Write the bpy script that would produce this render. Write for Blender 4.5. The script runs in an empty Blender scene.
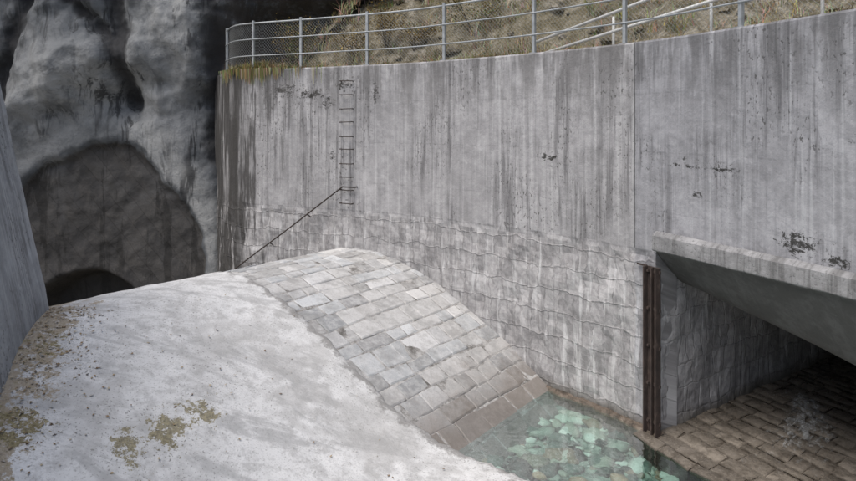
import bpy, math, random, bisect
from mathutils import Vector, noise as mn
random.seed(7)
scene=bpy.context.scene
V=Vector
# ---------------------------------------------------------------- helpers
def fbm(x,y,z=0.0,o=4):
    return mn.fractal(V((x,y,z)),0.9,2.0,o)
def sm(a,b,x):
    t=max(0.0,min(1.0,(x-a)/(b-a))); return t*t*(3-2*t)
def newobj(name,verts,faces,mat=None,uvs=None,cols=None,smooth=False,parent=None):
    me=bpy.data.meshes.new(name); me.from_pydata(verts,[],faces); me.update()
    if uvs is not None:
        l=me.uv_layers.new(name='UVMap')
        for lp in me.loops: l.data[lp.index].uv=uvs[lp.vertex_index]
    if cols:
        for k,vals in cols.items():
            if isinstance(vals[0],(tuple,list)):
                a=me.attributes.new(k,'FLOAT_COLOR','POINT')
                for i,c in enumerate(vals): a.data[i].color=(c[0],c[1],c[2],1)
            else:
                a=me.attributes.new(k,'FLOAT','POINT')
                for i,c in enumerate(vals): a.data[i].value=c
    if smooth:
        for p in me.polygons: p.use_smooth=True
    ob=bpy.data.objects.new(name,me); scene.collection.objects.link(ob)
    if mat: me.materials.append(mat)
    if parent: ob.parent=parent
    return ob
def empty(name):
    e=bpy.data.objects.new(name,None); scene.collection.objects.link(e); return e
def gridfaces(nu,nv,off=0):
    return [(off+i*nv+j,off+(i+1)*nv+j,off+(i+1)*nv+j+1,off+i*nv+j+1) for i in range(nu-1) for j in range(nv-1)]
def tube(verts,faces,pts,r,n=8):
    base=len(verts); P=[V(p) for p in pts]
    for i,p in enumerate(P):
        t=(P[min(i+1,len(P)-1)]-P[max(i-1,0)]).normalized()
        a=t.cross(V((0,0,1)))
        if a.length<0.05: a=t.cross(V((1,0,0)))
        a.normalize(); b=t.cross(a)
        for k in range(n):
            th=2*math.pi*k/n
            verts.append(tuple(p+a*math.cos(th)*r+b*math.sin(th)*r))
    for i in range(len(P)-1):
        for k in range(n):
            k2=(k+1)%n
            faces.append((base+i*n+k,base+i*n+k2,base+(i+1)*n+k2,base+(i+1)*n+k))
    faces.append(tuple(base+k for k in range(n))[::-1]); e=base+(len(P)-1)*n
    faces.append(tuple(e+k for k in range(n)))
def box(verts,faces,c,ax,ay,az,hx,hy,hz):
    b=len(verts); c=V(c)
    for sx in(-1,1):
        for sy in(-1,1):
            for sz in(-1,1):
                verts.append(tuple(c+ax*hx*sx+ay*hy*sy+az*hz*sz))
    faces+= [(b,b+1,b+3,b+2),(b+4,b+6,b+7,b+5),(b,b+4,b+5,b+1),(b+2,b+3,b+7,b+6),(b,b+2,b+6,b+4),(b+1,b+5,b+7,b+3)]
# ---------------------------------------------------------------- materials
class Mat:
    def __init__(s,name):
        s.m=bpy.data.materials.new(name); s.m.use_nodes=True; s.nt=s.m.node_tree
        for n in list(s.nt.nodes): s.nt.nodes.remove(n)
        s.out=s.nt.nodes.new('ShaderNodeOutputMaterial')
    def N(s,t,**p):
        n=s.nt.nodes.new(t)
        for k,v in p.items(): setattr(n,k,v)
        return n
    def I(s,sock,v):
        if isinstance(v,bpy.types.NodeSocket): s.nt.links.new(v,sock)
        elif v is not None:
            if isinstance(v,(tuple,list)) and len(v)==3 and len(sock.default_value)==4: v=(*v,1)
            sock.default_value=v
    def uv(s): return s.N('ShaderNodeTexCoord').outputs['UV']
    def obj(s): return s.N('ShaderNodeTexCoord').outputs['Object']
    def map(s,v,sc=(1,1,1),loc=(0,0,0),rot=(0,0,0)):
        n=s.N('ShaderNodeMapping'); s.I(n.inputs[0],v); n.inputs[1].default_value=loc; n.inputs[2].default_value=rot; n.inputs[3].default_value=sc
        return n.outputs[0]
    def noise(s,v,sc,det=4,ro=.55,dist=0,col=False):
        n=s.N('ShaderNodeTexNoise'); s.I(n.inputs['Vector'],v); n.inputs['Scale'].default_value=sc
        n.inputs['Detail'].default_value=min(det,4) if sc<20 else min(det,2); n.inputs['Roughness'].default_value=ro; n.inputs['Distortion'].default_value=dist
        return n.outputs['Color' if col else 'Fac']
    def vor(s,v,sc,feat='F1',out='Distance',rnd=1):
        n=s.N('ShaderNodeTexVoronoi',feature=feat); s.I(n.inputs['Vector'],v); n.inputs['Scale'].default_value=sc; n.inputs['Randomness'].default_value=rnd
        return n.outputs[out]
    def mr(s,v,a,b,c=0,d=1,smooth=True):
        n=s.N('ShaderNodeMapRange',interpolation_type='SMOOTHSTEP' if smooth else 'LINEAR')
        s.I(n.inputs[0],v)
        for i,x in enumerate((a,b,c,d)): n.inputs[i+1].default_value=x
        return n.outputs[0]
    def math(s,op,a,b=0.0):
        n=s.N('ShaderNodeMath',operation=op); s.I(n.inputs[0],a); s.I(n.inputs[1],b); return n.outputs[0]
    def mul(s,*a):
        r=a[0]
        for x in a[1:]: r=s.math('MULTIPLY',r,x)
        return r
    def mix(s,f,a,b,bl='MIX'):
        n=s.N('ShaderNodeMix',data_type='RGBA',blend_type=bl); s.I(n.inputs[0],f); s.I(n.inputs[6],a); s.I(n.inputs[7],b); return n.outputs[2]
    def ramp(s,f,st):
        n=s.N('ShaderNodeValToRGB'); s.I(n.inputs[0],f); e=n.color_ramp.elements
        e[0].position=st[0][0]; e[0].color=(*st[0][1],1); e[1].position=st[1][0]; e[1].color=(*st[1][1],1)
        for p,c in st[2:]:
            x=e.new(p); x.color=(*c,1)
        return n.outputs[0]
    def sep(s,v):
        n=s.N('ShaderNodeSeparateXYZ'); s.I(n.inputs[0],v); return n.outputs
    def attr(s,name,out='Fac'):
        n=s.N('ShaderNodeAttribute',attribute_name=name); return n.outputs[out]
    def bump(s,h,st=.5,dist=.02,nrm=None):
        n=s.N('ShaderNodeBump'); n.inputs['Strength'].default_value=st; n.inputs['Distance'].default_value=dist
        s.I(n.inputs['Height'],h)
        if nrm: s.I(n.inputs['Normal'],nrm)
        return n.outputs[0]
    def bsdf(s,col,rough=.9,nrm=None,metal=0,spec=.3):
        n=s.N('ShaderNodeBsdfPrincipled'); s.I(n.inputs['Base Color'],col); s.I(n.inputs['Roughness'],rough)
        n.inputs['Metallic'].default_value=metal; n.inputs['Specular IOR Level'].default_value=spec
        if nrm: s.I(n.inputs['Normal'],nrm)
        s.nt.links.new(n.outputs[0],s.out.inputs[0]); return n
def g(x,w=(1,1,1)): return (x*w[0],x*w[1],x*w[2])

# ---------------------------------------------------------------- wall plan
ctrl=[(8.6,-2.4),(7.6,0),(6.62,2.4),(5.6,4.6),(4.55,6.8),(4.0,8.05),(3.14,9.72),(1.80,11.3),(.7,12.3),(-.48,13.24),(-1.92,13.98),(-2.9,14.45),(-4.2,15.0),(-4.75,15.4),(-5.2,16.2),(-5.75,17.3),(-6.2,18.4)]
pts=[]
for i in range(len(ctrl)-1):
    p0=V(ctrl[max(i-1,0)]);p1=V(ctrl[i]);p2=V(ctrl[i+1]);p3=V(ctrl[min(i+2,len(ctrl)-1)])
    for k in range(30):
        t=k/30
        pts.append(.5*((2*p1)+(p2-p0)*t+(2*p0-5*p1+4*p2-p3)*t*t+(3*p1-p0-3*p2+p3)*t**3))
pts.append(V(ctrl[-1]))
arcs=[0]
for i in range(1,len(pts)): arcs.append(arcs[-1]+(pts[i]-pts[i-1]).length)
L=arcs[-1]
def wp(a):
    a=max(0,min(L-1e-4,a)); i=min(bisect.bisect_right(arcs,a)-1,len(pts)-2)
    t=(a-arcs[i])/(arcs[i+1]-arcs[i]); p=pts[i].lerp(pts[i+1],t)
    i0=max(0,i-3); i1=min(len(pts)-1,i+4); d=(pts[i1]-pts[i0]).normalized()
    return p,d,V((d.y,-d.x))
def arc_near(x,y):
    q=V((x,y)); return min(range(len(pts)),key=lambda i:(pts[i]-q).length)
A_post=arcs[arc_near(3.33,9.34)]
A_seam=arcs[arc_near(3.14,9.72)]
A_lad=arcs[arc_near(-1.75,13.9)]
A_end=arcs[arc_near(-4.3,15.05)]
TOP=1.2; WATER=-4.6
p,d,n=wp(A_post)
SG=1 if n.x>0 else -1

# ---------------------------------------------------------------- wall material
def wall_mat(name,masonry=True,tint=(1,.987,1.0),lev=1.0):
    M=Mat(name); uv=M.uv(); s=M.sep(uv); A,Z=s[0],s[1]
    big=M.noise(uv,.55,4,.6); mid=M.noise(uv,2.6,4,.7)
    col=M.ramp(big,[(.3,g(.30*lev,tint)),(.7,g(.46*lev,tint))])
    col=M.mix(M.mr(mid,.38,.68,0,.6),col,g(.25*lev,tint))
    blot=M.noise(uv,7,4,.7,.3)
    col=M.mix(M.mr(blot,.5,.7,0,.35),col,g(.2*lev,tint))
    col=M.mix(M.mr(blot,.46,.3,0,.3),col,g(.54*lev,tint))
    st=M.noise(M.map(uv,(7,.3,1)),1.0,4,.7,.3)
    stm=M.noise(M.map(uv,(.8,.5,1),(3,1,0)),1.2,2)
    f=M.mul(M.mr(st,.45,.64),M.mr(stm,.36,.58),.8)
    col=M.mix(f,col,g(.12*lev,(1,.98,1.0)))
    st2=M.noise(M.map(uv,(13,.25,1),(9,3,0)),1.0,4,.6,.2)
    col=M.mix(M.mul(M.mr(st2,.52,.7),.4),col,g(.58*lev,(1,1,1)))
    col=M.mix(M.mul(M.mr(st2,.47,.34),.3),col,g(.18*lev,(1,1,1.02)))
    if masonry:
        ln=M.math('ABSOLUTE',M.math('SUBTRACT',M.math('FRACT',M.math('MULTIPLY',M.math('ADD',Z,M.mul(mid,.05)),1.15)),.5))
        col=M.mix(M.mul(M.mr(ln,.0,.018,1,0),M.mr(blot,.4,.6),.4),col,g(.2*lev,tint))
    sp=M.noise(M.map(uv,(1,.6,1),(5,5,0)),20,2,.7)
    fs=M.mul(M.mr(sp,.59,.65),M.mr(stm,.42,.62),.8)
    col=M.mix(fs,col,g(.07,(1,.95,.9)))
    h=M.math('ADD',M.mul(sp,.35),M.mul(blot,.6))
    if masonry:
        ca=M.attr('crust'); bn=M.noise(M.map(uv,(1,1.3,1),(2.3,.7,0)),9,4,.8,.2)
        cm=M.mr(M.math('ADD',ca,M.mul(M.math('SUBTRACT',bn,.5),2.0)),.48,.66)
        col=M.mix(M.mul(cm,.92),col,g(.028,(1,.93,.8)))
        tb=M.noise(M.map(uv,(2.6,.4,1)),1.0,4,.75)
        col=M.mix(M.mul(M.mr(Z,-.3,1.18),M.mr(tb,.40,.60),.72),col,g(.115,(1,.97,.95)))
        wv=M.N('ShaderNodeVectorMath',operation='MULTIPLY_ADD'); M.I(wv.inputs[0],M.noise(uv,1.9,3,.65,col=True)); wv.inputs[1].default_value=(.26,.30,0); M.I(wv.inputs[2],uv)
        br=M.N('ShaderNodeTexBrick'); M.I(br.inputs['Vector'],wv.outputs[0])
        br.inputs['Scale'].default_value=1; br.inputs['Brick Width'].default_value=.30; br.inputs['Row Height'].default_value=.39
        br.inputs['Mortar Size'].default_value=.022; br.inputs['Mortar Smooth'].default_value=1; br.offset=.37; br.squash=.6; br.squash_frequency=3
        br.inputs['Color1'].default_value=(0,0,0,1); br.inputs['Color2'].default_value=(1,1,1,1); br.inputs['Mortar'].default_value=(.5,.5,.5,1)
        mc=M.mix(M.mr(blot,.36,.66),g(.48,(1,.985,.985)),g(.22,(1,.97,.98)))
        mc=M.mix(.5,mc,M.ramp(br.outputs['Color'],[(0,g(.20,(1,.97,.98))),(1,g(.46,(1,.98,.985)))]))
        vis=M.mr(bn,.42,.6,.1,1)
        mc=M.mix(M.mul(br.outputs['Fac'],vis,.5),mc,g(.15,(1,.97,.95)))
        mc=M.mix(M.mul(M.mr(M.noise(M.map(uv,(10,.9,1)),1,4,.65),.52,.66),.65),mc,g(.60,(1,1,1)))
        mc=M.mix(M.mul(f,.6),mc,g(.15,(1,.97,.97)))
        mm=M.mr(M.math('ADD',Z,M.mul(M.math('SUBTRACT',mid,.5),.35)),-2.06,-1.93,1,0)
        col=M.mix(mm,col,mc)
        jl=M.mul(M.mr(M.math('ABSOLUTE',M.math('ADD',Z,M.math('ADD',M.mul(mid,.08),1.90))),0,.025,1,0),M.mr(blot,.4,.6,.1,.5))
        col=M.mix(jl,col,g(.13,tint))
        h=M.math('SUBTRACT',h,M.mul(br.outputs['Fac'],M.mr(Z,-2.0,-1.93,.38,0)))
        sj=M.mr(M.math('ABSOLUTE',M.math('SUBTRACT',M.math('ADD',A,M.mul(mid,.02)),A_seam+.01)),0.005,.016,1,0)
        sj=M.mul(sj,M.mr(Z,-1.95,-1.9))
        col=M.mix(M.mul(sj,.85),col,g(.07))
        col=M.mix(M.mul(M.mr(A,A_seam-.02,A_seam,1,0),.7),col,(.78,.80,.84),'MULTIPLY')
        sb=M.noise(M.map(uv,(3.5,.35,1)),1,4,.7)
        lf=M.mul(M.mr(A,A_end-.3,A_end+.35),M.mr(sb,.34,.5))
        col=M.mix(M.mul(lf,.92),col,g(.035,(1,.95,.9)))
        lf2=M.mul(M.mr(A,A_end-1.9,A_end+.1),M.mr(sb,.5,.58),.85)
        col=M.mix(lf2,col,g(.05,(1,.95,.9)))
        wl=M.mr(M.math('ADD',Z,M.mul(mid,.25)),-4.45,-4.2,1,0)
        col=M.mix(M.mul(wl,.8),col,g(.11,(1,.92,.8)))
        rgh=M.math('SUBTRACT',.9,M.mul(wl,.5))
    else: rgh=.9
    M.bsdf(col,rgh,M.bump(h,.8,.022)); return M.m
MW=wall_mat('wall_concrete'); MW2=wall_mat('plain_concrete',False,(.97,1,1.03),1.05)

crusts=[(-2.6,14.3,.60,.6,.2),(-2.2,14.1,.42,.3,.14),(-1.85,13.95,.78,.35,.17),(-1.1,13.6,.6,.12,.4),(-2.1,14.05,-.75,.12,.16),(2.05,11.0,-.62,.35,.12),(3.55,8.9,-.6,.5,.09),(3.85,8.35,-.62,.35,.09),
 (4.3,7.45,-1.42,.4,.22),(4.5,7.0,-1.55,.3,.1),(3.65,8.75,-1.0,.25,.08),(4.6,6.7,-.2,.4,.09),(-3.3,14.6,.7,.5,.25)]
crusts=[(arcs[arc_near(x,y)],z,wa,wz) for x,y,z,wa,wz in crusts]
# ---------------------------------------------------------------- retaining wall
def wallsection(a0,a1,z0,name,parent,mat):
    na=int((a1-a0)/.08)+2; zs=[z0+(TOP-.03-z0)*j/int((TOP-z0)/.1) for j in range(int((TOP-z0)/.1)+1)]
    vs=[];uv=[];fs=[];cr=[]
    for i in range(na):
        a=a0+(a1-a0)*i/(na-1); p,d,n=wp(a); n=n*SG
        row=[]
        for z in zs:
            o=.012*fbm(a*.9,z*.9,3)+(.045*fbm(a*3.0,z*2.4,9,3) if z<-1.95 else .004*fbm(a*4,z*4))
            row.append((o,z))
        e=.012*fbm(a*2.5,7,1)
        row+= [(.028+e,TOP+e*.5),(.42,TOP+.005),(.45,TOP-.03),(.45,z0)]
        for k,(o,z) in enumerate(row):
            q=p+n*o; vs.append((q.x,q.y,z)); uv.append((a,z if k<len(zs)+1 else z+(o*.4)))
            m=0
            if z>-2:
                for (ca,cz,wa,wz) in crusts:
                    if abs(ca-a)<2.5*wa: m=max(m,math.exp(-((a-ca)/wa)**2-((z-cz)/wz)**2))
            cr.append(m*.66)
    nv=len(row); fs=gridfaces(na,nv)
    fs.append(tuple(range(nv))); fs.append(tuple((na-1)*nv+k for k in range(nv)))
    return newobj(name,vs,fs,mat,uv,{'crust':cr},parent=parent)
W=empty('retaining_wall')
wallsection(0,A_post,-1.64,'wall_over_opening',W,MW)
wallsection(A_post+.0,L-.05,-6.4,'wall_main',W,MW)
M=Mat('wet_footing'); o=M.obj(); n1=M.noise(o,5,4,.8)
M.bsdf(M.ramp(n1,[(.35,(.05,.042,.034)),(.55,(.15,.12,.095)),(.75,(.27,.24,.20))]),.55,M.bump(n1,1,.05)); MF=M.m
vs=[]; na=200; a1_=arcs[arc_near(1.9,11.2)]
for i in range(na):
    a=A_post-.1+(a1_+.4-A_post+.1)*i/(na-1); p,d,n=wp(a); n=n*SG; e=.06*fbm(a*2.3,2,2); e2=.02*fbm(a*3,5,2)
    for (o_,z) in ((.05,-4.54+e2),(-.05+e,-4.56+e2),(-.09+e,-4.62),(-.12+e,-5.3)):
        q=p+n*o_; vs.append((q.x,q.y,z))
newobj('footing',vs,gridfaces(na,4),MF,parent=W)

# ---------------------------------------------------------------- tunnel opening
T=empty('intake_tunnel')
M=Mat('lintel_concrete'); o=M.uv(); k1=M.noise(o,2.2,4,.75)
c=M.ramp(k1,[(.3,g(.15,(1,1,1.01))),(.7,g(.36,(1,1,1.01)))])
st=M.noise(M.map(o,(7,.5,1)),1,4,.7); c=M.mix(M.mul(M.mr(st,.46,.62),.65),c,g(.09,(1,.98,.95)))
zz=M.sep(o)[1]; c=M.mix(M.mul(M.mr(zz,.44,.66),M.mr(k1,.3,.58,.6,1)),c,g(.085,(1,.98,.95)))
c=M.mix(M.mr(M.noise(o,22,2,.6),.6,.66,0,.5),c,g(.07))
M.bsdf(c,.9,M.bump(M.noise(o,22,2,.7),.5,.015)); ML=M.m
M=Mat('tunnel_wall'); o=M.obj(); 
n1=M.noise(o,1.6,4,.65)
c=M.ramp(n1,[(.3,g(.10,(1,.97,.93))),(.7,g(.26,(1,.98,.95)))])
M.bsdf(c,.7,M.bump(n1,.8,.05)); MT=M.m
JD=V((.87,.6)).normalized()
n_st=90; vs=[];uv=[]; a_hi=A_post+.0; a_lo=A_post-7.2
for i in range(n_st):
    t=i/(n_st-1); a=a_hi+(a_lo-a_hi)*t; p,d,n=wp(a); n=n*SG; dist=a_hi-a
    zl=-2.47-.16*min(dist,4.5)
    e=.007*fbm(a*1.5,1,1)
    sec=[(.20,-1.60),(-.012,-1.615),(-.075,-1.655+e),(-.09,-1.67+e),(-.09,-1.875+e),(-.08,-1.89+e),(-.02,-1.90+e)]
    for k in range(1,13):
        th=k/12; o_=-.02+.70*th; z_=-1.90+(zl+1.90)*(1-(1-th)**1.35)
        sec.append((o_,z_))
    sec+=[(.80,zl+.0),(1.0,zl+.03),(9.0,zl+.03)]
    ln=0
    for k,(o_,z_) in enumerate(sec):
        if k: ln+=math.hypot(o_-sec[k-1][0],z_-sec[k-1][1])
        q=p+n*o_
        if o_>0:
            w=max(0,1-dist/1.5); q=q.lerp(p+JD*(o_/max(.2,JD.dot(n))),w)
        z2=z_+ (0.006*fbm(a*1.2,k*.3,2) if k<18 else 0)
        vs.append((q.x,q.y,z2)); uv.append((a,ln))
ns_=len(sec); fsx=gridfaces(n_st,ns_); fsx.append(tuple(range(ns_-2)))
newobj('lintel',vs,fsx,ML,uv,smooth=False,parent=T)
pp,_,nn=wp(A_post); nn=nn*SG
vs=[];uv=[]
J0=pp+nn*.0
for i in range(100):
    for j in range(46):
        t=i*.1; z=-6.2+4.6*j/45
        q=J0+JD*t; side=V((JD.y,-JD.x)); q=q+side*(.05*fbm(t*1.6,z*1.6,5)+.02)
        vs.append((q.x,q.y,z)); uv.append((A_post-1.5-t,z))
newobj('tunnel_side_wall',vs,gridfaces(100,46),MW,uv,parent=T)
b=J0+JD*9.8; e0,_,en=wp(A_post-7.2); e1=e0+en*SG*9.5
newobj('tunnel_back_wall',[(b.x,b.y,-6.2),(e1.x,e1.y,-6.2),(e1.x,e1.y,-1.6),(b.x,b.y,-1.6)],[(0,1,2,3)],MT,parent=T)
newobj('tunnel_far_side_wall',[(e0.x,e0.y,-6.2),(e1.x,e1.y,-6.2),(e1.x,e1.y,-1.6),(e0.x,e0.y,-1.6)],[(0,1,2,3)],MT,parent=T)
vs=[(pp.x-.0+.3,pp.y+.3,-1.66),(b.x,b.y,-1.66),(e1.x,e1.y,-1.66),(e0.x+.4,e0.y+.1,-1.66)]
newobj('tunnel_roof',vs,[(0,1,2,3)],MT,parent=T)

# ---------------------------------------------------------------- rusty gate channel
M=Mat('rusted_steel'); o=M.obj()
c=M.ramp(M.noise(M.map(o,(1,1,.4)),14,4,.7),[(.3,(.03,.025,.023)),(.6,(.065,.048,.042)),(.8,(.17,.13,.11))])
M.bsdf(c,.8,M.bump(M.noise(o,40,2),.4,.005)); MR=M.m
pp,dd,nn=wp(A_post+.02); nn=nn*SG; X3=V((dd.x,dd.y,0)); Y3=V((nn.x,nn.y,0)); Z3=V((0,0,1))
vs=[];fs=[]; base=V((pp.x,pp.y,0))
zc=(-2.14-4.66)/2; hz=(4.66-2.14)/2
box(vs,fs,base-Y3*.035+V((0,0,zc)),X3,Y3,Z3,.115,.012,hz)
box(vs,fs,base-Y3*.075+X3*.108+V((0,0,zc)),X3,Y3,Z3,.010,.055,hz*.999)
box(vs,fs,base-Y3*.075-X3*.108+V((0,0,zc)),X3,Y3,Z3,.010,.055,hz*.999)
box(vs,fs,base-Y3*.075-X3*.01+V((0,0,zc)),X3,Y3,Z3,.008,.028,hz*.998)
for z in(-2.2,-2.75,-3.3,-3.85,-4.4):
    box(vs,fs,base-Y3*.05+X3*.0+V((0,0,z)),X3,Y3,Z3,.14,.012,.022)
    for sx in(-.07,.07): box(vs,fs,base-Y3*.075+X3*sx+V((0,0,z)),X3,Y3,Z3,.016,.014,.016)
box(vs,fs,base-Y3*.05+X3*.2+V((0,0,-2.14)),X3,Y3,Z3,.09,.012,.012)
newobj('rusty_gate_post',vs,fs,MR)

# ---------------------------------------------------------------- weir geometry  (s along crest, d downstream)
P0=V((-1.8,13.9)); E=V((.632,.775)); D=V((.775,-.632))
def sd(s,d): return P0+E*s+D*d
def tosd(x,y):
    r=V((x,y))-P0; return r.dot(E),r.dot(D)
prof=[(-3,-6.5),(-1.6,-4.6),(-.9,-3.35),(-.4,-2.86),(0,-2.76),(.5,-2.755),(.84,-2.79),(1.32,-2.92),(2.38,-3.30),(3.35,-3.74),(4.22,-4.22),(4.8,-4.56),(5.6,-5.1),(7,-6)]
cprof=[(-3,-6.5),(-1.6,-4.6),(-.9,-3.33),(-.4,-2.83),(0,-2.73),(.5,-2.73),(.84,-2.765),(1.32,-2.89),(2.38,-3.27),(3.35,-3.70),(4.22,-4.13),(5.1,-4.40),(6,-4.50),(8,-4.56)]
def interp(pr,x):
    if x<=pr[0][0]: return pr[0][1]
    for i in range(len(pr)-1):
        if x<=pr[i+1][0]:
            x0,y0=pr[i];x1,y1=pr[i+1]
            m0=(y1-pr[i-1][1])/(x1-pr[i-1][0]) if i>0 else (y1-y0)/(x1-x0)
            m1=(pr[i+2][1]-y0)/(pr[i+2][0]-x0) if i+2<len(pr) else (y1-y0)/(x1-x0)
            h=x1-x0;t=(x-x0)/h
            return (2*t**3-3*t*t+1)*y0+(t**3-2*t*t+t)*h*m0+(-2*t**3+3*t*t)*y1+(t**3-t*t)*h*m1
    return pr[-1][1]
LW=[V((-5.5,9.3)),V((-4.95,7.4)),V((-4.2,4.9)),V((-2.6,-.4))]
def lwdist(x,y):
    q=V((x,y)); best=9
    for i in range(3):
        a,b=LW[i],LW[i+1]; t=max(0,min(1,(q-a).dot(b-a)/(b-a).length_squared)); best=min(best,(q-(a+(b-a)*t)).length)
    return best
M=Mat('apron_concrete'); o=M.obj()
n1=M.noise(o,.8,4,.65); n2=M.noise(o,4.5,4,.75); n3=M.noise(o,34,2,.7)
c=M.ramp(n1,[(.32,g(.56,(1,1,.99))),(.62,g(.72,(1,1,.99)))])
c=M.mix(M.mul(M.mr(n2,.44,.66),.65),c,g(.40,(1,.99,.97)))
c=M.mix(M.mr(n3,.52,.72,0,.4),c,g(.38,(1,.98,.95)))
c=M.mix(M.mul(M.mr(M.noise(M.map(o,(1,1,1),(4,4,4)),40,2,.5),.61,.68),M.mr(n1,.4,.6,.85,.3)),c,g(.18,(1,.97,.9)))
wt=M.noise(M.map(o,(.45,2.0,1),(14,3,1),(0,0,.68)),1.3,4,.75,.6)
c=M.mix(M.mr(wt,.50,.64,0,.6),c,g(.35,(1,1,.99)))
wt2=M.noise(M.map(o,(1,1,1),(34,3,1)),.55,4,.8,.3)
c=M.mix(M.mr(wt2,.50,.62,0,.5),c,g(.38,(1,.985,.955)))
dirt=M.attr('dirt'); fd=M.noise(o,8,4,.85)
dm=M.mr(M.math('ADD',dirt,M.mul(M.math('SUBTRACT',fd,.5),2.0)),.5,.68)
dc=M.ramp(M.noise(o,17,4,.7),[(.3,(.17,.125,.07)),(.5,(.34,.27,.18)),(.7,(.24,.19,.09))])
c=M.mix(M.mul(dm,.8),c,dc)
ms=M.attr('moss'); mm=M.mr(M.math('ADD',ms,M.mul(M.math('SUBTRACT',fd,.5),2.4)),.55,.68)
c=M.mix(M.mul(mm,.85),c,M.ramp(n3,[(.35,(.12,.10,.05)),(.65,(.30,.26,.14))]))
ed=M.attr('edge'); em=M.mr(M.math('ADD',ed,M.mul(M.math('SUBTRACT',n2,.5),1.8)),.4,.75)
c=M.mix(M.mul(em,.65),c,g(.20,(1,.96,.9)))
h=M.math('ADD',M.mul(n2,1),M.mul(n3,.4))
M.bsdf(c,.92,M.bump(h,.6,.022)); MA=M.m
ns=190; nd=165; vs=[];moss=[];dirt=[];edge=[]
spots=[(-3.05,7.45,.33,1.0),(-2.75,7.85,.3,.95),(-3.35,7.1,.28,.9),(-4.45,6.85,.45,.85),(-4.1,6.1,.35,.7),(-3.2,6.9,.25,.6),(-2.4,6.6,.3,.5),(-4.9,8.2,.5,.7)]
for i in range(ns):
    for j in range(nd):
        d=-2.6+10.4*(j)/(nd-1)
        fr=1-i/(ns-1); s_edge=-2.9+.34*sm(4,6.3,d)+.09*fbm(d*1.7,3)+.05*fbm(d*9,5)
        s=s_edge-9.5*fr**1.25
        p=sd(s,d); z=interp(cprof,d)+.018*fbm(p.x*1.1,p.y*1.1,2)+.005*fbm(p.x*6,p.y*6,2)
        es=max(0,(s-(s_edge-.12))/.12); z-=.025*es*es
        vs.append((p.x,p.y,z))
        m=0
        for (mx,my,r,w) in spots:
            m=max(m,w*math.exp(-((p.x-mx)**2+(p.y-my)**2)/(r*r)))
        moss.append(m*.85)
        ld=lwdist(p.x,p.y)
        dirt.append(.85*(1-sm(.05,1.1,ld+.35*fbm(p.x*2,p.y*2,4))))
        edge.append(max(.8*(1-sm(0,.35,s_edge-s)),.5*sm(4.9,6.2,d),.3*(1-sm(0,.12,d))))
fs=gridfaces(ns,nd)
b0=len(vs)
for j in range(nd):
    v=vs[(ns-1)*nd+j]; vs.append((v[0],v[1],v[2]-1.6 if v[2]<-4 else v[2]-.5)); moss.append(0);dirt.append(.4);edge.append(1)
for j in range(nd-1): fs.append(((ns-1)*nd+j,b0+j,b0+j+1,(ns-1)*nd+j+1))
newobj('concrete_apron',vs,fs,MA,cols={'moss':moss,'dirt':dirt,'edge':edge},smooth=True)

M=Mat('paver_stone'); o=M.obj(); tc=M.attr('tone','Color'); zz=M.sep(o)[2]
n1=M.noise(o,7,4,.75); n2=M.noise(o,45,2,.7); n4=M.noise(o,2,4,.75)
c=M.mix(M.mr(n1,.38,.66,0,.55),tc,g(.60,(1,1,.99)))
c=M.mix(M.mr(n2,.52,.70,0,.4),c,g(.24,(1,.98,.95)))
c=M.mix(M.mr(n4,.46,.64,0,.55),c,g(.26,(1,.99,.96)))
wet=M.mr(M.math('ADD',zz,M.mul(M.math('SUBTRACT',n4,.5),.9)),-4.5,-3.95,1,0)
c=M.mix(M.mul(wet,.7),c,(.15,.122,.098))
M.bsdf(c,M.math('SUBTRACT',.88,M.mul(wet,.4)),M.bump(n1,.7,.02)); MS=M.m
M=Mat('mortar'); o=M.obj(); c=M.ramp(M.noise(o,6,4,.75),[(.35,g(.13,(1,.95,.87))),(.6,g(.45,(1,.98,.95)))])
M.bsdf(c,.95,M.bump(M.noise(o,40,2),.6,.02)); MM=M.m
WE=empty('stone_weir')
vs=[]
for i in range(45):
    for j in range(90):
        s=-3.1+4.3*i/44; d=-2.6+9.4*j/89; p=sd(s,d); vs.append((p.x,p.y,interp(prof,d)-.014+.012*fbm(p.x*2.5,p.y*2.5)))
newobj('mortar_bed',vs,gridfaces(45,90),MM,smooth=True,parent=WE)
vs=[];fs=[];tone=[]
def paver(vs,fs,tone,cor,zf,col,gap=.012,hgt=0.0,thick=.12,inset=.018,tl=.008):
    b=len(vs); tilt=(random.uniform(-tl,tl),random.uniform(-tl,tl))
    def pt(u,v):
        a=cor[0].lerp(cor[1],u); c_=cor[3].lerp(cor[2],u); return a.lerp(c_,v)
    w=(cor[1]-cor[0]).length; l=(cor[3]-cor[0]).length
    gu=gap/w; gv=gap/l; iu=inset/w; iv=inset/l
    us=[gu,gu+iu,.5,1-gu-iu,1-gu]; vv=[gv,gv+iv,.5,1-gv-iv,1-gv]
    for a,u in enumerate(us):
        for c_,v in enumerate(vv):
            q=pt(u,v); e=(a in(0,4)) or (c_ in(0,4)); corner=(a in(0,4)) and (c_ in(0,4))
            P,z=zf(q); z+=hgt+tilt[0]*(u-.5)*2+tilt[1]*(v-.5)*2-(.014 if e else 0)-(.008 if corner else 0)+.005*fbm(P.x*9,P.y*9)
            vs.append((P.x,P.y,z)); tone.append(col)
    fs+=gridfaces(5,5,b)
    ring=[a*5 for a in range(5)]+[20+c_ for c_ in range(1,5)]+[a*5+4 for a in (3,2,1,0)]+[c_ for c_ in(3,2,1)]
    b2=len(vs)
    for r in ring:
        x,y,z=vs[b+r]; vs.append((x,y,z-thick)); tone.append(col)
    for k in range(len(ring)):
        k2=(k+1)%len(ring); fs.append((b+ring[k],b+ring[k2],b2+k2,b2+k))
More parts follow.
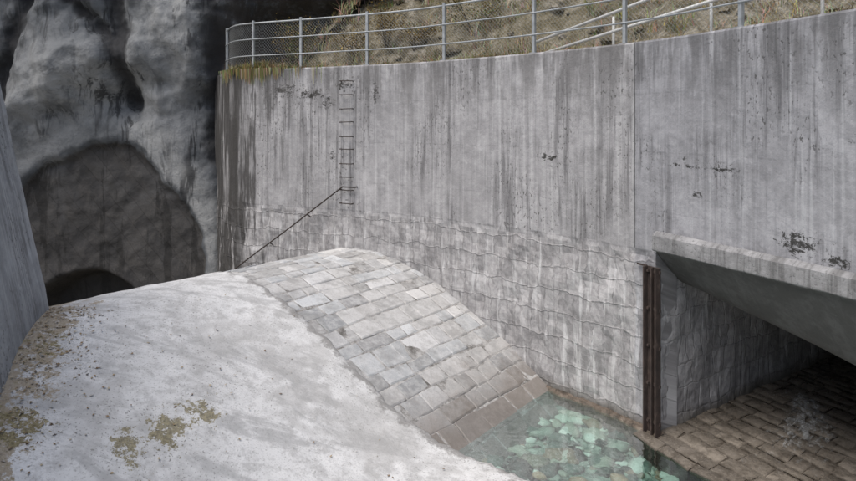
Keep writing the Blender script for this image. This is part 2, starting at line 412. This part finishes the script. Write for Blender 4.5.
def zf_w(q):
    p=sd(q.x,q.y); return p,interp(prof,q.y)
d=-.75; r=0
while d<6.0:
    wd=random.uniform(.22,.36); s=-2.98-random.random()*.3
    k0=r; 
    def sk(s_,kk): return .06*fbm(s_*.8,kk*3.7,8)
    while s<1.0:
        ln=random.choice([random.uniform(.24,.45),random.uniform(.4,.75)])
        j=lambda:random.uniform(-.02,.02)
        cor=[V((max(s,-3.0)+j(),d+sk(s,k0)+j()*.5)),V((s+ln+j(),d+sk(s+ln,k0)+j()*.5)),V((s+ln+j(),d+wd+sk(s+ln,k0+1)+j()*.5)),V((max(s,-3.0)+j(),d+wd+sk(s,k0+1)+j()*.5))]
        t=random.choice([.36,.40,.44,.48,.56,.29,.42]); w=random.choice([(1,1,1),(1,.99,.97),(.97,1,1.02),(1,.98,.955)])
        if s+ln>-2.95: paver(vs,fs,tone,cor,zf_w,g(t,w),gap=random.uniform(.003,.012),hgt=random.uniform(-.008,.006))
        s+=ln
    d+=wd; r+=1
newobj('pavers',vs,fs,MS,cols={'tone':tone},parent=WE)

# ---------------------------------------------------------------- left side wall (battered)
vs=[];uv=[]; na=90; nz=70; a=0
segs=[(LW[1]-LW[0]).length,(LW[2]-LW[1]).length,(LW[3]-LW[2]).length]; tot=sum(segs)
for i in range(na):
    q=tot*i/(na-1); k=0; qq=q
    while k<2 and qq>segs[k]: qq-=segs[k]; k+=1
    p=LW[k].lerp(LW[k+1],min(1,qq/segs[k]))
    for j in range(nz):
        z=-6+8.2*j/(nz-1); off=.22*(z+2.75)+.015*fbm(q*1.1,z*1.1,6)+.006*fbm(q*5,z*5,6)
        vs.append((p.x-off,p.y+(.02*fbm(z*3,1) if i==0 else 0),z)); uv.append((q+3,z*1.02+7))
fs=gridfaces(na,nz); b0=len(vs)
for i in range(na):
    for (j) in (nz-1,0):
        x,y,z=vs[i*nz+j]; vs.append((x-.7,y+.0,z)); uv.append((i*.1,z+7.7))
for i in range(na-1):
    fs.append((i*nz+nz-1,(i+1)*nz+nz-1,b0+(i+1)*2,b0+i*2)); fs.append((b0+i*2,b0+(i+1)*2,b0+(i+1)*2+1,b0+i*2+1))
fs.append(tuple([j for j in range(nz)]+[b0,b0+1]))
newobj('side_wall',vs,fs,MW2,uv)

# ---------------------------------------------------------------- rock cliff
M=Mat('rock_shotcrete'); o=M.obj(); uv=M.uv(); 
n1=M.noise(o,.38,4,.6,.5); n2=M.noise(o,2.2,4,.75,.3); n3=M.noise(o,14,4,.75)
c=M.ramp(n1,[(.36,(.07,.078,.088)),(.5,(.13,.14,.15)),(.66,(.22,.228,.235))])
c=M.mix(M.mr(n2,.45,.68,0,.5),c,(.07,.076,.084))
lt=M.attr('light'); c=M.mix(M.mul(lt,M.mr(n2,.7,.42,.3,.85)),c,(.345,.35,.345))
st=M.noise(M.map(o,(2.2,2.2,.28)),1,4,.75,.5); smm=M.noise(M.map(o,(1,1,.5),(3,3,3)),.7,2)
c=M.mix(M.mul(M.mr(st,.5,.6),M.mr(smm,.42,.58),.85),c,(.03,.031,.033))
c=M.mix(M.mr(n3,.56,.72,0,.45),c,(.07,.07,.075))
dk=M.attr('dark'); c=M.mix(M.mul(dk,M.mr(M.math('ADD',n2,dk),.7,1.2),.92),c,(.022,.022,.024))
rk=M.attr('rough'); c=M.mix(M.mul(rk,M.mr(n2,.3,.55),.9),c,(.055,.048,.042))
br=M.N('ShaderNodeTexBrick'); M.I(br.inputs['Vector'],M.map(uv,(1,1,1),(0,0,0),(0,0,.9))); br.inputs['Scale'].default_value=1; br.inputs['Brick Width'].default_value=1.4; br.inputs['Row Height'].default_value=.42
br.inputs['Mortar Size'].default_value=.02; br.inputs['Mortar Smooth'].default_value=1
br.inputs['Color1'].default_value=(.046,.045,.045,1); br.inputs['Color2'].default_value=(.064,.062,.060,1); br.inputs['Mortar'].default_value=(.036,.034,.033,1)
rc=M.mix(M.mr(n2,.42,.7,0,.55),br.outputs['Color'],(.09,.084,.078))
rc=M.mix(M.mul(M.mr(n1,.5,.62),.5),rc,(.11,.11,.112))
rc=M.mix(M.mul(M.mr(st,.5,.6),.7),rc,(.022,.021,.02))
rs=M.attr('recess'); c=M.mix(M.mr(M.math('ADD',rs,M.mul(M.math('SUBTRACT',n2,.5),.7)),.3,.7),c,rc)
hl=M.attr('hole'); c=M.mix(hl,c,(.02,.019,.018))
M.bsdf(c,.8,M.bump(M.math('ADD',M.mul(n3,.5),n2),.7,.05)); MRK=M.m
vs=[];uv=[];RO=[];RE=[];HO=[];LI=[];DK=[]
nx=330;nz=250
def crease(x,z,x0,z0,x1,z1,w):
    a=V((x0,z0));b=V((x1,z1));q=V((x,z)); t=max(0,min(1,(q-a).dot(b-a)/(b-a).length_squared)); dd=(q-(a+(b-a)*t)).length+.22*fbm(x*1.2,z*1.2,7)
    return math.exp(-(dd/w)**2) if dd>0 else 1
for i in range(nx):
    for j in range(nz):
        x=-17+15.5*i/(nx-1); z=-6.8+14.3*j/(nz-1)
        y=16.9
        y-=.9*sm(-9.5,-15,x)
        up=sm(-.8,.6,z)
        nb=mn.ridged_multi_fractal(V((x*.16+3,z*.16,1.3)),1.0,2.0,3,1.0,2.0)
        y-= .7*(nb-1.0)*up
        y+= .6*fbm(x*.33,z*.33,4,3)*(.3+.7*up)
        y+= .11*fbm(x*1.4,z*1.4,8,5)
        y-= .10*max(0,z-1)
        y-= .75*math.exp(-((x+6.7)**2/1.6+(z-2.6)**2/2.2))
        y-= .35*math.exp(-((x+9.2)**2/4+(z-1.2)**2/.6))
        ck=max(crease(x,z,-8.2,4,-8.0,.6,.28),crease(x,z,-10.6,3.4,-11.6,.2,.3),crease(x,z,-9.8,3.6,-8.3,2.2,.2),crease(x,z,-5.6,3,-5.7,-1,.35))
        y+=.35*ck
        y+= sm(-5.9,-4.2,x)*2.2*(1-sm(2.2,4.5,z)*.6)
        ang=math.atan2(z+4.5,x+8.75); el=math.hypot((x+8.75)/2.95,(z+4.5)/3.95)+.06*fbm(x*.8,z*.8,2)
        rec=1-sm(.92,1.03,el)
        flat=1-sm(1.0,1.35,el)
        y=y*(1-flat*.8)+16.95*flat*.8
        if rec>0: y=(16.95+.24+.25*(1-el)+.07*fbm(x*1.5,z*1.5))*rec+y*(1-rec)
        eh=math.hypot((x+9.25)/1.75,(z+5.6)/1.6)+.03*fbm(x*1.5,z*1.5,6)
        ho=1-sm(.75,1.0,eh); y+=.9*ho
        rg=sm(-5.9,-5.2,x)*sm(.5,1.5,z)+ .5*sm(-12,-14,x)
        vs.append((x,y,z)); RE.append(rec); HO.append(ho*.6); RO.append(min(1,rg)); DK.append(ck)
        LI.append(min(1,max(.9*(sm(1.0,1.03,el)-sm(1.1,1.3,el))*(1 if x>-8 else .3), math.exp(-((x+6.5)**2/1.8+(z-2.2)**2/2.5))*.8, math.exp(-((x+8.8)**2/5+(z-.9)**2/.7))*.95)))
        uv.append((x,z))
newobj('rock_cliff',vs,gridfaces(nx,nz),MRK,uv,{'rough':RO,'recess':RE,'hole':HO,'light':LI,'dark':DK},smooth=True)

# ---------------------------------------------------------------- hillside behind the wall
M=Mat('hillside_ground'); o=M.obj()
n1=M.noise(o,.6,4,.65); n2=M.noise(o,3.2,4,.75); n3=M.noise(o,18,4,.75)
c=M.ramp(n2,[(.32,(.05,.045,.03)),(.45,(.14,.12,.08)),(.58,(.26,.235,.18)),(.72,(.40,.37,.32))])
c=M.mix(M.mr(n1,.45,.6,0,.4),c,(.14,.12,.06))
c=M.mix(M.mr(n3,.5,.66,0,.6),c,(.05,.045,.03))
gv=M.attr('gravel'); c=M.mix(gv,c,M.ramp(n3,[(.35,(.28,.25,.21)),(.65,(.52,.48,.43))]))
M.bsdf(c,.95,M.bump(M.math('ADD',n2,M.mul(n3,.5)),1,.1)); MH=M.m
def hz_(a,o_):
    p,d,n=wp(a); n=n*SG; P=p+n*o_
    fr=sm(A_post+1.0,A_post-3,a)
    st=1.4+2.6*fr
    z=1.14+max(0,o_-st)*(.85)+.5*max(0,min(1,(o_-st)))*fbm(P.x*.8,P.y*.8,1)+sm(st,st+4,o_)*1.0*fbm(P.x*.25,P.y*.25,6)+.03*fbm(P.x*3,P.y*3,2)
    return P,z
vs=[];gr=[]
offs=[.44+ (k/79)**2.2*70 for k in range(80)]
na=230
for i in range(na):
    a=(L-.3)*i/(na-1)
    for o_ in offs:
        P,z=hz_(a,o_); vs.append((P.x,P.y,z)); gr.append(max(0,1-sm(.9,1.5,o_-2.6*sm(A_post+1.0,A_post-3,a)))*.9)
newobj('hillside',vs,gridfaces(na,80),MH,cols={'gravel':gr},smooth=True)

M=Mat('boulder_rock'); o=M.obj(); n1=M.noise(o,3,4,.75); c=M.ramp(n1,[(.3,(.06,.05,.035)),(.55,(.16,.14,.10)),(.72,(.36,.33,.29))])
M.bsdf(c,.9,M.bump(n1,1,.08)); MB=M.m
import bmesh
def ico(sub):
    bm=bmesh.new(); bmesh.ops.create_icosphere(bm,subdivisions=sub,radius=1); v=[x.co.copy() for x in bm.verts]; f=[tuple(y.index for y in x.verts) for x in bm.faces]; bm.free(); return v,f
I2=ico(2); I1=ico(1)
def rock(vs,fs,c,sx,sy,sz,ic=I2,amp=.3):
    b=len(vs); sd_=random.random()*50; rz=random.random()*6.28; cs,sn=math.cos(rz),math.sin(rz)
    for v in ic[0]:
        k=1+amp*fbm(v.x*1.1+sd_,v.y*1.1,v.z*1.1,3); x,y,z=v.x*k*sx,v.y*k*sy,v.z*k*sz
        vs.append((c[0]+x*cs-y*sn,c[1]+x*sn+y*cs,c[2]+z))
    fs+=[tuple(b+i for i in f) for f in ic[1]]
vs=[];fs=[]
for _ in range(380):
    a=random.uniform(4,L-1); o_=1.3+random.random()**1.3*9+2.4*sm(A_post+1,A_post-3,a); P,z=hz_(a,o_); r=random.uniform(.04,.2)*random.random()**.7
    rock(vs,fs,(P.x,P.y,z+r*.2),r*1.3,r,r*.8,I2,.6)
newobj('hillside_boulders',vs,fs,MB)

M=Mat('dry_grass'); tcol=M.attr('tone','Color'); n=M.bsdf(tcol,.8); MG=M.m
def blade(vs,fs,tone,c,ht,w,lean,col):
    b=len(vs); th=random.random()*6.28; dx,dy=math.cos(th),math.sin(th); l=lean*random.random()
    t2=random.random()*6.28; ex,ey=math.cos(t2)*w,math.sin(t2)*w
    for k,(f,ww) in enumerate(((0,1),(.55,.75),(1,.08))):
        x=c[0]+dx*l*f*f*ht; y=c[1]+dy*l*f*f*ht; z=c[2]+ht*f*(1-.25*l*f)
        vs.append((x-ex*ww,y-ey*ww,z)); vs.append((x+ex*ww,y+ey*ww,z)); tone+= [col,col]
    fs+=[(b,b+1,b+3,b+2),(b+2,b+3,b+5,b+4)]
gcols=[(.34,.27,.13),(.26,.21,.10),(.40,.34,.20),(.15,.15,.06),(.10,.085,.045),(.19,.14,.07),(.46,.41,.28)]
vs=[];fs=[];tone=[]
for _ in range(2000):
    a=random.uniform(A_post-3.5,L-.6); o_=1.0+random.random()**1.4*7+2.3*sm(A_post+1,A_post-3,a); P,z=hz_(a,o_)
    if fbm(P.x*.9,P.y*.9,9)<-.08: continue
    col=random.choice(gcols); h=random.uniform(.12,.42)
    for k in range(16):
        cc=tuple(x*random.uniform(.6,1.25) for x in col)
        blade(vs,fs,tone,(P.x+random.gauss(0,.08),P.y+random.gauss(0,.08),z-.03),h*random.uniform(.6,1.2),.007,1.2,cc)
newobj('dry_grass',vs,fs,MG,cols={'tone':tone})
vs=[];fs=[];tone=[]
for _ in range(300):
    a=random.gauss(A_end-.15,.6)
    if a>L-.5: continue
    p,dn,n=wp(a); n=n*SG; o_=random.uniform(.02,.42); q=p+n*o_; col=random.choice(gcols+[(.2,.2,.06)]*2); hs=.5+1.5*max(0,fbm(a*2.3,1)+.4)
    for k in range(14):
        cc=tuple(x*random.uniform(.7,1.25) for x in col); hang=random.random()<.35
        bx,by=q.x+random.gauss(0,.05),q.y+random.gauss(0,.05)
        if hang and o_<.25:
            b=len(vs); w=.006; fx=p-n*random.uniform(.03,.09); x0=fx.x+random.gauss(0,.05); y0=fx.y; l=random.uniform(.03,.24)*hs
            vs+=[(p.x+n.x*.05-w,p.y+n.y*.05,TOP+.01),(p.x+n.x*.05+w,p.y+n.y*.05,TOP+.01),(x0-w,y0,TOP+.02),(x0+w,y0,TOP+.02),(x0-w*.3,y0+.02,TOP-l),(x0+w*.3,y0+.02,TOP-l)]
            tone+=[cc]*6; fs+=[(b,b+1,b+3,b+2),(b+2,b+3,b+5,b+4)]
        else: blade(vs,fs,tone,(bx,by,TOP-.01),random.uniform(.05,.2)*hs,.006,1.4,cc)
newobj('coping_grass',vs,fs,MG,cols={'tone':tone})
vs=[];fs=[];tone=[]
def apz(x,y):
    s,d=tosd(x,y); return interp(cprof,d)
for (mx,my,r,w) in spots:
    for _ in range(int(60*w)):
        x=random.gauss(mx,r*.5); y=random.gauss(my,r*.5); 
        if fbm(x*5,y*5,3)<0: continue
        col=random.choice([(.24,.2,.09),(.3,.25,.13),(.16,.15,.06)])
        for k in range(3): blade(vs,fs,tone,(x+random.gauss(0,.012),y+random.gauss(0,.012),apz(x,y)-.004),random.uniform(.01,.025),.004,1.2,col)
newobj('moss_tufts',vs,fs,MG,cols={'tone':tone})
vs=[];fs=[];tone=[]
lc=[(.26,.18,.10),(.36,.28,.17),(.18,.12,.07),(.44,.38,.28),(.5,.47,.42)]
for k in range(800):
    t=random.random(); i=0 if random.random()<.6 else 1
    p=LW[i].lerp(LW[i+1],t); dd=abs(random.gauss(0,.42))+.02; x=p.x+dd; y=p.y+dd*.3
    if k>690:
        x=random.uniform(-4.3,.2); y=random.uniform(6,10.5)
        if tosd(x,y)[0]>-3.0: continue
    z=apz(x,y)+.012; r=random.uniform(.007,.024); th=random.random()*6.28; b=len(vs)
    for m,(f,l) in enumerate(((0,1.3),(1.2,.6),(2.2,.6),(3.14,1.2),(4.1,.6),(5.1,.6))):
        vs.append((x+math.cos(th+f)*r*l,y+math.sin(th+f)*r*l,z+random.uniform(-.004,.012)))
        tone.append(random.choice(lc) if m==0 else tone[-1])
    fs.append(tuple(range(b,b+6)))
newobj('leaf_litter',vs,fs,MG,cols={'tone':tone})
M=Mat('shrub_leaf'); M.bsdf(M.attr('tone','Color'),.6); MLF=M.m
M=Mat('twig_bark'); M.bsdf((.07,.055,.04),.9); MTW=M.m
def shrub(a,o_,h,r,cols,nl,nm='shrub'):
    P,z=hz_(a,o_); e=empty(nm); vs=[];fs=[]; tips=[]
    for k in range(9):
        th=random.random()*6.28; rr=r*random.uniform(.3,1); tp=V((P.x+math.cos(th)*rr,P.y+math.sin(th)*rr,z+h*random.uniform(.5,1)))
        m=V((P.x,P.y,z)).lerp(tp,.5)+V((random.gauss(0,.05),random.gauss(0,.05),.08*h)); tube(vs,fs,[(P.x,P.y,z-.1),m,tp],.008,5); tips+=[tp,m,m.lerp(tp,.5)]
    newobj('stems',vs,fs,MTW,parent=e)
    vs=[];fs=[];tone=[]
    for k in range(nl):
        c_=random.choice(tips); q=c_+V((random.gauss(0,r*.2),random.gauss(0,r*.2),random.gauss(0,h*.12))); s_=random.uniform(.015,.038)
        a1=V((random.gauss(0,1),random.gauss(0,1),random.gauss(0,.6))).normalized(); b1=a1.cross(V((random.random(),random.random(),1))).normalized()
        b=len(vs); col=random.choice(cols); kk=random.uniform(.6,1.2); col=tuple(x*kk for x in col)
        vs+=[tuple(q-a1*s_),tuple(q+b1*s_*.5),tuple(q+a1*s_),tuple(q-b1*s_*.5)]; tone+=[col]*4; fs.append((b,b+1,b+2,b+3))
    newobj('leaves',vs,fs,MLF,cols={'tone':tone},parent=e)
gr1=[(.12,.16,.04),(.2,.2,.05),(.06,.09,.02)]; br1=[(.30,.21,.06),(.38,.27,.08),(.14,.10,.03)]
for (a,o_,h,r,cc,nl) in [(A_lad+1.9,.7,.8,.3,gr1,350),(A_lad+.3,2.2,1.0,.7,br1,1300),(A_lad-1.6,2.6,.9,.8,gr1+br1,1300),(A_lad-3.4,3.0,.8,.8,br1,1200),(A_lad+1.2,3.4,1.4,.9,gr1+br1,1500),
    (A_lad-4.9,3.4,.7,.7,br1,900),(A_lad-2.6,4.5,1.4,1.1,gr1+br1,1700),(A_lad+2.6,2.0,1.0,.6,br1+gr1,1000),(A_post+1.2,4.6,.9,.8,gr1+br1,900),(A_lad-.6,2.0,.7,.6,br1,900),(A_lad+1.0,1.9,.8,.6,br1,900),(A_lad+3.2,1.6,1.3,.6,br1+[(.03,.03,.02)],1400)]:
    shrub(a,o_,h,r,cc,nl)

# ---------------------------------------------------------------- chain link fence
M=Mat('galvanised_steel'); o=M.obj(); M.bsdf(M.ramp(M.noise(o,9,4,.6),[(.3,(.26,.28,.29)),(.7,(.42,.44,.45))]),.5,metal=.35,spec=.5); MZ=M.m
M=Mat('fence_wire'); M.bsdf((.42,.43,.42),.5,metal=.3,spec=.4); MWI=M.m
F=empty('chain_link_fence'); FO=.12
def fpt(a,z,off=0.0):
    p,d,n=wp(a); n=n*SG; q=p+n*(FO+off); return V((q.x,q.y,TOP+z))
posts_xy=[(-5.2,16.3),(-4.15,15.0),(-2.93,14.45),(-1.36,13.72),(.24,12.65),(1.80,11.3),(2.98,9.95),(3.93,8.2),(4.78,6.3),(5.6,4.6),(6.4,2.9),(7.2,1.0)]
pa=[arcs[arc_near(*q)] for q in posts_xy]
vs=[];fs=[]
for a in pa:
    p,d,n=wp(a); n=n*SG; c_=fpt(a,.58); box(vs,fs,c_,V((d.x,d.y,0)),V((n.x,n.y,0)),V((0,0,1)),.027,.027,.58)
    box(vs,fs,fpt(a,.008),V((d.x,d.y,0)),V((n.x,n.y,0)),V((0,0,1)),.07,.06,.008)
newobj('posts',vs,fs,MZ,parent=F)
vs=[];fs=[]
a_s,a_e=min(pa),max(pa)
for z,r in((1.10,.021),(.72,.014),(.33,.014)):
    k=int((a_e-a_s)/.25); tube(vs,fs,[fpt(a_s+(a_e-a_s)*i/k,z,-.03 if z<1 else 0) for i in range(k+1)],r,8)
newobj('rails',vs,fs,MZ,smooth=True,parent=F)
vs=[];fs=[]; cell=.075; H0=.05;H1=1.08
a=a_s-1.1
while a<a_e:
    for sgn in(1,-1):
        P=[]
        for k in range(5):
            f=k/4; aa=a+ (f if sgn==1 else 1-f)*(H1-H0); 
            if aa<a_s or aa>a_e: continue
            P.append(fpt(aa,H0+(H1-H0)*f,.03+.004*sgn))
        if len(P)>1: tube(vs,fs,P,.0021,3)
    a+=cell
newobj('wire_mesh',vs,fs,MWI,parent=F)
vs=[];fs=[]
def hp(a,o_,z): p,d,n=wp(a); q=p+n*SG*o_; return (q.x,q.y,z)
aA=arcs[arc_near(1.3,11.8)]; aB=arcs[arc_near(4.0,8.05)]
for dz in(0,-.45): tube(vs,fs,[hp(aA,1.2,1.55+dz*.6),hp(aB,1.5,2.55+dz)],.03,8)
for f in(0,.33,.66,1):
    a_=aA+(aB-aA)*f; z=1.55+f*1.0; tube(vs,fs,[hp(a_,1.2+.3*f,1.0),hp(a_,1.2+.3*f,z)],.025,8)
M=Mat('white_pipe'); M.bsdf((.55,.56,.55),.5); 
newobj('stair_handrail',vs,fs,M.m,smooth=True)

# ---------------------------------------------------------------- ladder rungs
M=Mat('dark_iron'); M.bsdf((.05,.04,.035),.7); MD=M.m
vs=[];fs=[]
for z in [.85,.56,.27,-.03,-.33,-.62,-.92,-1.2,-1.5,-1.78]:
    p,d,n=wp(A_lad); n=n*SG; d3=V((d.x,d.y,0));n3=V((n.x,n.y,0)); c_=V((p.x,p.y,z+random.uniform(-.012,.012))); k=random.uniform(-.01,.01)
    tube(vs,fs,[c_-d3*.15+n3*.05,c_-d3*.15-n3*.09,c_+d3*.15-n3*.09+V((0,0,k)),c_+d3*.15+n3*.05],.0115,6)
newobj('wall_ladder',vs,fs,MD)
vs=[];fs=[]
A_h2=arcs[arc_near(-4.6,15.25)]
def hr(a,z,o_=-.12): p,d,n=wp(a); q=p+n*SG*o_; return (q.x,q.y,z)
Pp=[hr(A_lad-.25,-1.42,0.02),hr(A_lad-.25,-1.42),hr(A_lad+.05,-1.42)]
for k in range(1,13):
    f=k/12; a_=A_lad+.05+(A_h2-A_lad)*f; Pp.append(hr(a_,-1.42-2.2*f))
tube(vs,fs,Pp,.016,6)
for f in(.3,.62,.95):
    a_=A_lad+.05+(A_h2-A_lad)*f; tube(vs,fs,[hr(a_,-1.42-2.2*f),hr(a_,-1.44-2.2*f-.05,.03)],.012,6)
newobj('wall_handrail',vs,fs,MD)

# ---------------------------------------------------------------- pool bed, stones, channel floor, water
M=Mat('streambed_gravel'); o=M.obj(); vr=M.vor(o,11,'F1','Color'); 
c=M.mix(.5,M.ramp(M.noise(o,5,4,.75),[(.35,(.13,.18,.15)),(.65,(.50,.57,.49))]),M.ramp(M.sep(vr)[0],[(0,(.12,.16,.135)),(1,(.58,.62,.54))]))
M.bsdf(c,.8,M.bump(M.vor(o,11),.8,.06)); MBD=M.m
vs=[]
for i in range(110):
    for j in range(110):
        s=-12+13.*i/109; d=4.0+12*j/109; p=sd(s,d); vs.append((p.x,p.y,-4.86+.05*fbm(p.x*1.3,p.y*1.3,5)-.1*sm(6,9,d)))
newobj('streambed',vs,gridfaces(110,110),MBD,smooth=True)
M=Mat('stream_stone'); tcol=M.attr('tone','Color'); o=M.obj(); n1=M.noise(o,22,2,.7)
M.bsdf(M.mix(M.mr(n1,.4,.7,0,.3),tcol,g(.5,(1,.98,.9))),.6,M.bump(n1,.4,.02)); MST=M.m
vs=[];fs=[];tone=[]
sc=[(.06,.085,.07),(.38,.43,.36),(.62,.66,.57),(.26,.24,.18),(.44,.45,.37),(.045,.06,.05),(.80,.82,.74),(.14,.19,.16),(.09,.12,.10),(.30,.22,.15)]
for k in range(1500):
    s=random.uniform(-6,.4); d=random.uniform(4.9,10); p=sd(s,d); r=.03+.15*random.random()**2.2
    b=len(vs); rock(vs,fs,(p.x,p.y,-4.85-.08*sm(6,9,d)+r*.18),r*1.3,r*.85,r*.42,I1 if r<.06 else I2,.6); tone+=[random.choice(sc)]*(len(vs)-b)
for (x,y,r) in((2.0,8.35,.17),(1.5,8.6,.09),(2.55,8.5,.12),(2.3,8.15,.1)):
    b=len(vs); rock(vs,fs,(x,y,-4.77),r*1.3,r*.8,r*.5); tone+=[(.55,.36,.24)]*(len(vs)-b)
newobj('stream_stones',vs,fs,MST,cols={'tone':tone},smooth=True)
# paved channel floor, wetted by a thin film (surface just above the pool level)
M=Mat('wet_paver'); o=M.obj(); tc=M.attr('tone','Color'); n1=M.noise(o,3.5,4,.8); n2=M.noise(o,30,2)
c=M.mix(M.mr(n1,.40,.64,0,.8),tc,(.085,.072,.058)); c=M.mix(M.mr(n2,.52,.7,0,.4),c,(.30,.27,.225))
M.bsdf(c,M.mr(n1,.35,.65,.12,.42),M.bump(M.math('ADD',n1,M.mul(M.noise(o,12,2),.5)),.5,.03),spec=.5); MWP=M.m
vs=[];fs=[];tone=[]
p0,_,_=wp(A_post); U=V((.435,-.9)).normalized()
def zf_c(q):
    P=V((p0.x,p0.y))+U*q.x+JD*q.y; return P,-4.568+.008*fbm(P.x*1.1,P.y*1.1)
y=-.34; yi=0
while y<9:
    wd=random.uniform(.20,.32); x=-.12-random.random()*.1
    while x<7.5:
        ln=random.uniform(.2,.46); j=lambda:random.uniform(-.03,.03)
        wv=lambda xx,kk:.07*fbm(xx,kk*2.1,4)
        cor=[V((x+j(),y+j()+wv(x,yi))),V((x+ln+j(),y+j()+wv(x+ln,yi))),V((x+ln+j(),y+wd+j()+wv(x+ln,yi+1))),V((x+j(),y+wd+j()+wv(x,yi+1)))]
        t=random.uniform(.14,.27); paver(vs,fs,tone,cor,zf_c,(t,t*.88,t*.74),gap=.002,hgt=random.uniform(-.006,.008),thick=.5,inset=.03,tl=.005)
        x+=ln
    y+=wd; yi+=1
newobj('channel_paving',vs,fs,MWP,cols={'tone':tone},smooth=True)
vs=[]
for i in range(30):
    for j in range(30):
        P,z=zf_c(V((-.14+7.6*i/29,-.28+9.5*j/29))); vs.append((P.x,P.y,z-.018))
newobj('channel_bed',vs,gridfaces(30,30),MWP,cols={'tone':[(.08,.068,.055)]*900})
M=Mat('stream_water'); o=M.obj()
h=M.math('ADD',M.noise(o,3.5,2,.5,.3),M.mul(M.noise(o,11,2,.5),.3)); nb=M.bump(h,.35,.03)
tr=M.N('ShaderNodeBsdfTransparent'); tr.inputs[0].default_value=(.77,.965,.93,1)
gl=M.N('ShaderNodeBsdfGlossy'); gl.inputs['Roughness'].default_value=.03; M.I(gl.inputs['Normal'],nb)
fr=M.N('ShaderNodeFresnel'); fr.inputs[0].default_value=1.33
fr_=M.mul(fr.outputs[0],.6)
mx=M.N('ShaderNodeMixShader'); M.I(mx.inputs[0],fr_); M.nt.links.new(tr.outputs[0],mx.inputs[1]); M.nt.links.new(gl.outputs[0],mx.inputs[2]); M.nt.links.new(mx.outputs[0],M.out.inputs[0])
q=[sd(-12,4.3),sd(12,4.3),sd(12,17),sd(-12,17)]
newobj('stream_water',[(p.x,p.y,WATER) for p in q],[(0,1,2,3)],M.m)
M=Mat('white_water'); o=M.uv()
n1=M.noise(M.map(o,(4,1.6,1)),2.6,4,.8,.5); ms=M.attr('mask'); al=M.mr(M.math('ADD',M.mul(ms,.24),M.math('SUBTRACT',n1,.5)),.10,.42,0,.6)
tr=M.N('ShaderNodeBsdfTransparent'); bs=M.bsdf((.8,.84,.86),.3,M.bump(n1,.5,.04)); mx=M.N('ShaderNodeMixShader'); M.I(mx.inputs[0],al); M.nt.links.new(tr.outputs[0],mx.inputs[1]); M.nt.links.new(bs.outputs[0],mx.inputs[2]); M.nt.links.new(mx.outputs[0],M.out.inputs[0])
vs=[];uv=[];mk=[]
A0=V((6.3,11.0));A1=V((4.7,8.0)); ax=(A1-A0).normalized(); px=V((-ax.y,ax.x))
for i in range(90):
    for j in range(36):
        f=i/89; w=(j/35-.5)*2; wd=.22+.5*f; p=A0.lerp(A1,f)+px*w*wd+px*.15*math.sin(f*5)
        vs.append((p.x,p.y,-4.545+.012*abs(fbm(p.x*4,p.y*4,3))*(1-w*w))); uv.append((w*wd,f*3.4)); mk.append(max(0,(1-w*w))*(sm(0,.15,f))*(1-sm(.4,1,f)))
newobj('white_water',vs,gridfaces(90,36),M.m,uv,{'mask':mk},smooth=True)
M=Mat('ground_earth'); o=M.obj(); M.bsdf(M.ramp(M.noise(o,.3,4),[(.3,(.10,.09,.07)),(.7,(.22,.2,.16))]),.95)
newobj('ground',[(-300,-300,-6.9),(300,-300,-6.9),(300,300,-6.9),(-300,300,-6.9)],[(0,1,2,3)],M.m)

# ---------------------------------------------------------------- light & camera
az=math.atan2(-.55,-.5); el=math.radians(60)
w=bpy.data.worlds.new('World'); scene.world=w; w.use_nodes=True; nt=w.node_tree
bg=nt.nodes['Background']; sk=nt.nodes.new('ShaderNodeTexSky'); sk.sky_type='NISHITA'; sk.sun_disc=False; sk.sun_elevation=el; sk.sun_rotation=az
sk.air_density=1.0; sk.dust_density=4.0
nt.links.new(sk.outputs[0],bg.inputs[0]); bg.inputs[1].default_value=.15
sl=bpy.data.lights.new('sun','SUN'); sl.energy=2.6; sl.angle=math.radians(45); sl.color=(1,.975,.94)
so=bpy.data.objects.new('sun',sl); scene.collection.objects.link(so)
dirv=V((math.sin(az)*math.cos(el),math.cos(az)*math.cos(el),math.sin(el)))
so.rotation_euler=dirv.to_track_quat('Z','Y').to_euler(); so.location=(0,0,20)
cam=bpy.data.cameras.new('camera'); co=bpy.data.objects.new('camera',cam); scene.collection.objects.link(co)
co.location=(0,0,0); co.rotation_euler=(math.radians(90),0,0); cam.sensor_width=36; cam.lens=36*640/856
cam.shift_y=-(240.5-121)/856; cam.clip_start=.05; cam.clip_end=1500
scene.camera=co
scene.view_settings.view_transform='Standard'; scene.view_settings.look='None'; scene.view_settings.exposure=0
print('TOTAL',len(bpy.data.objects))
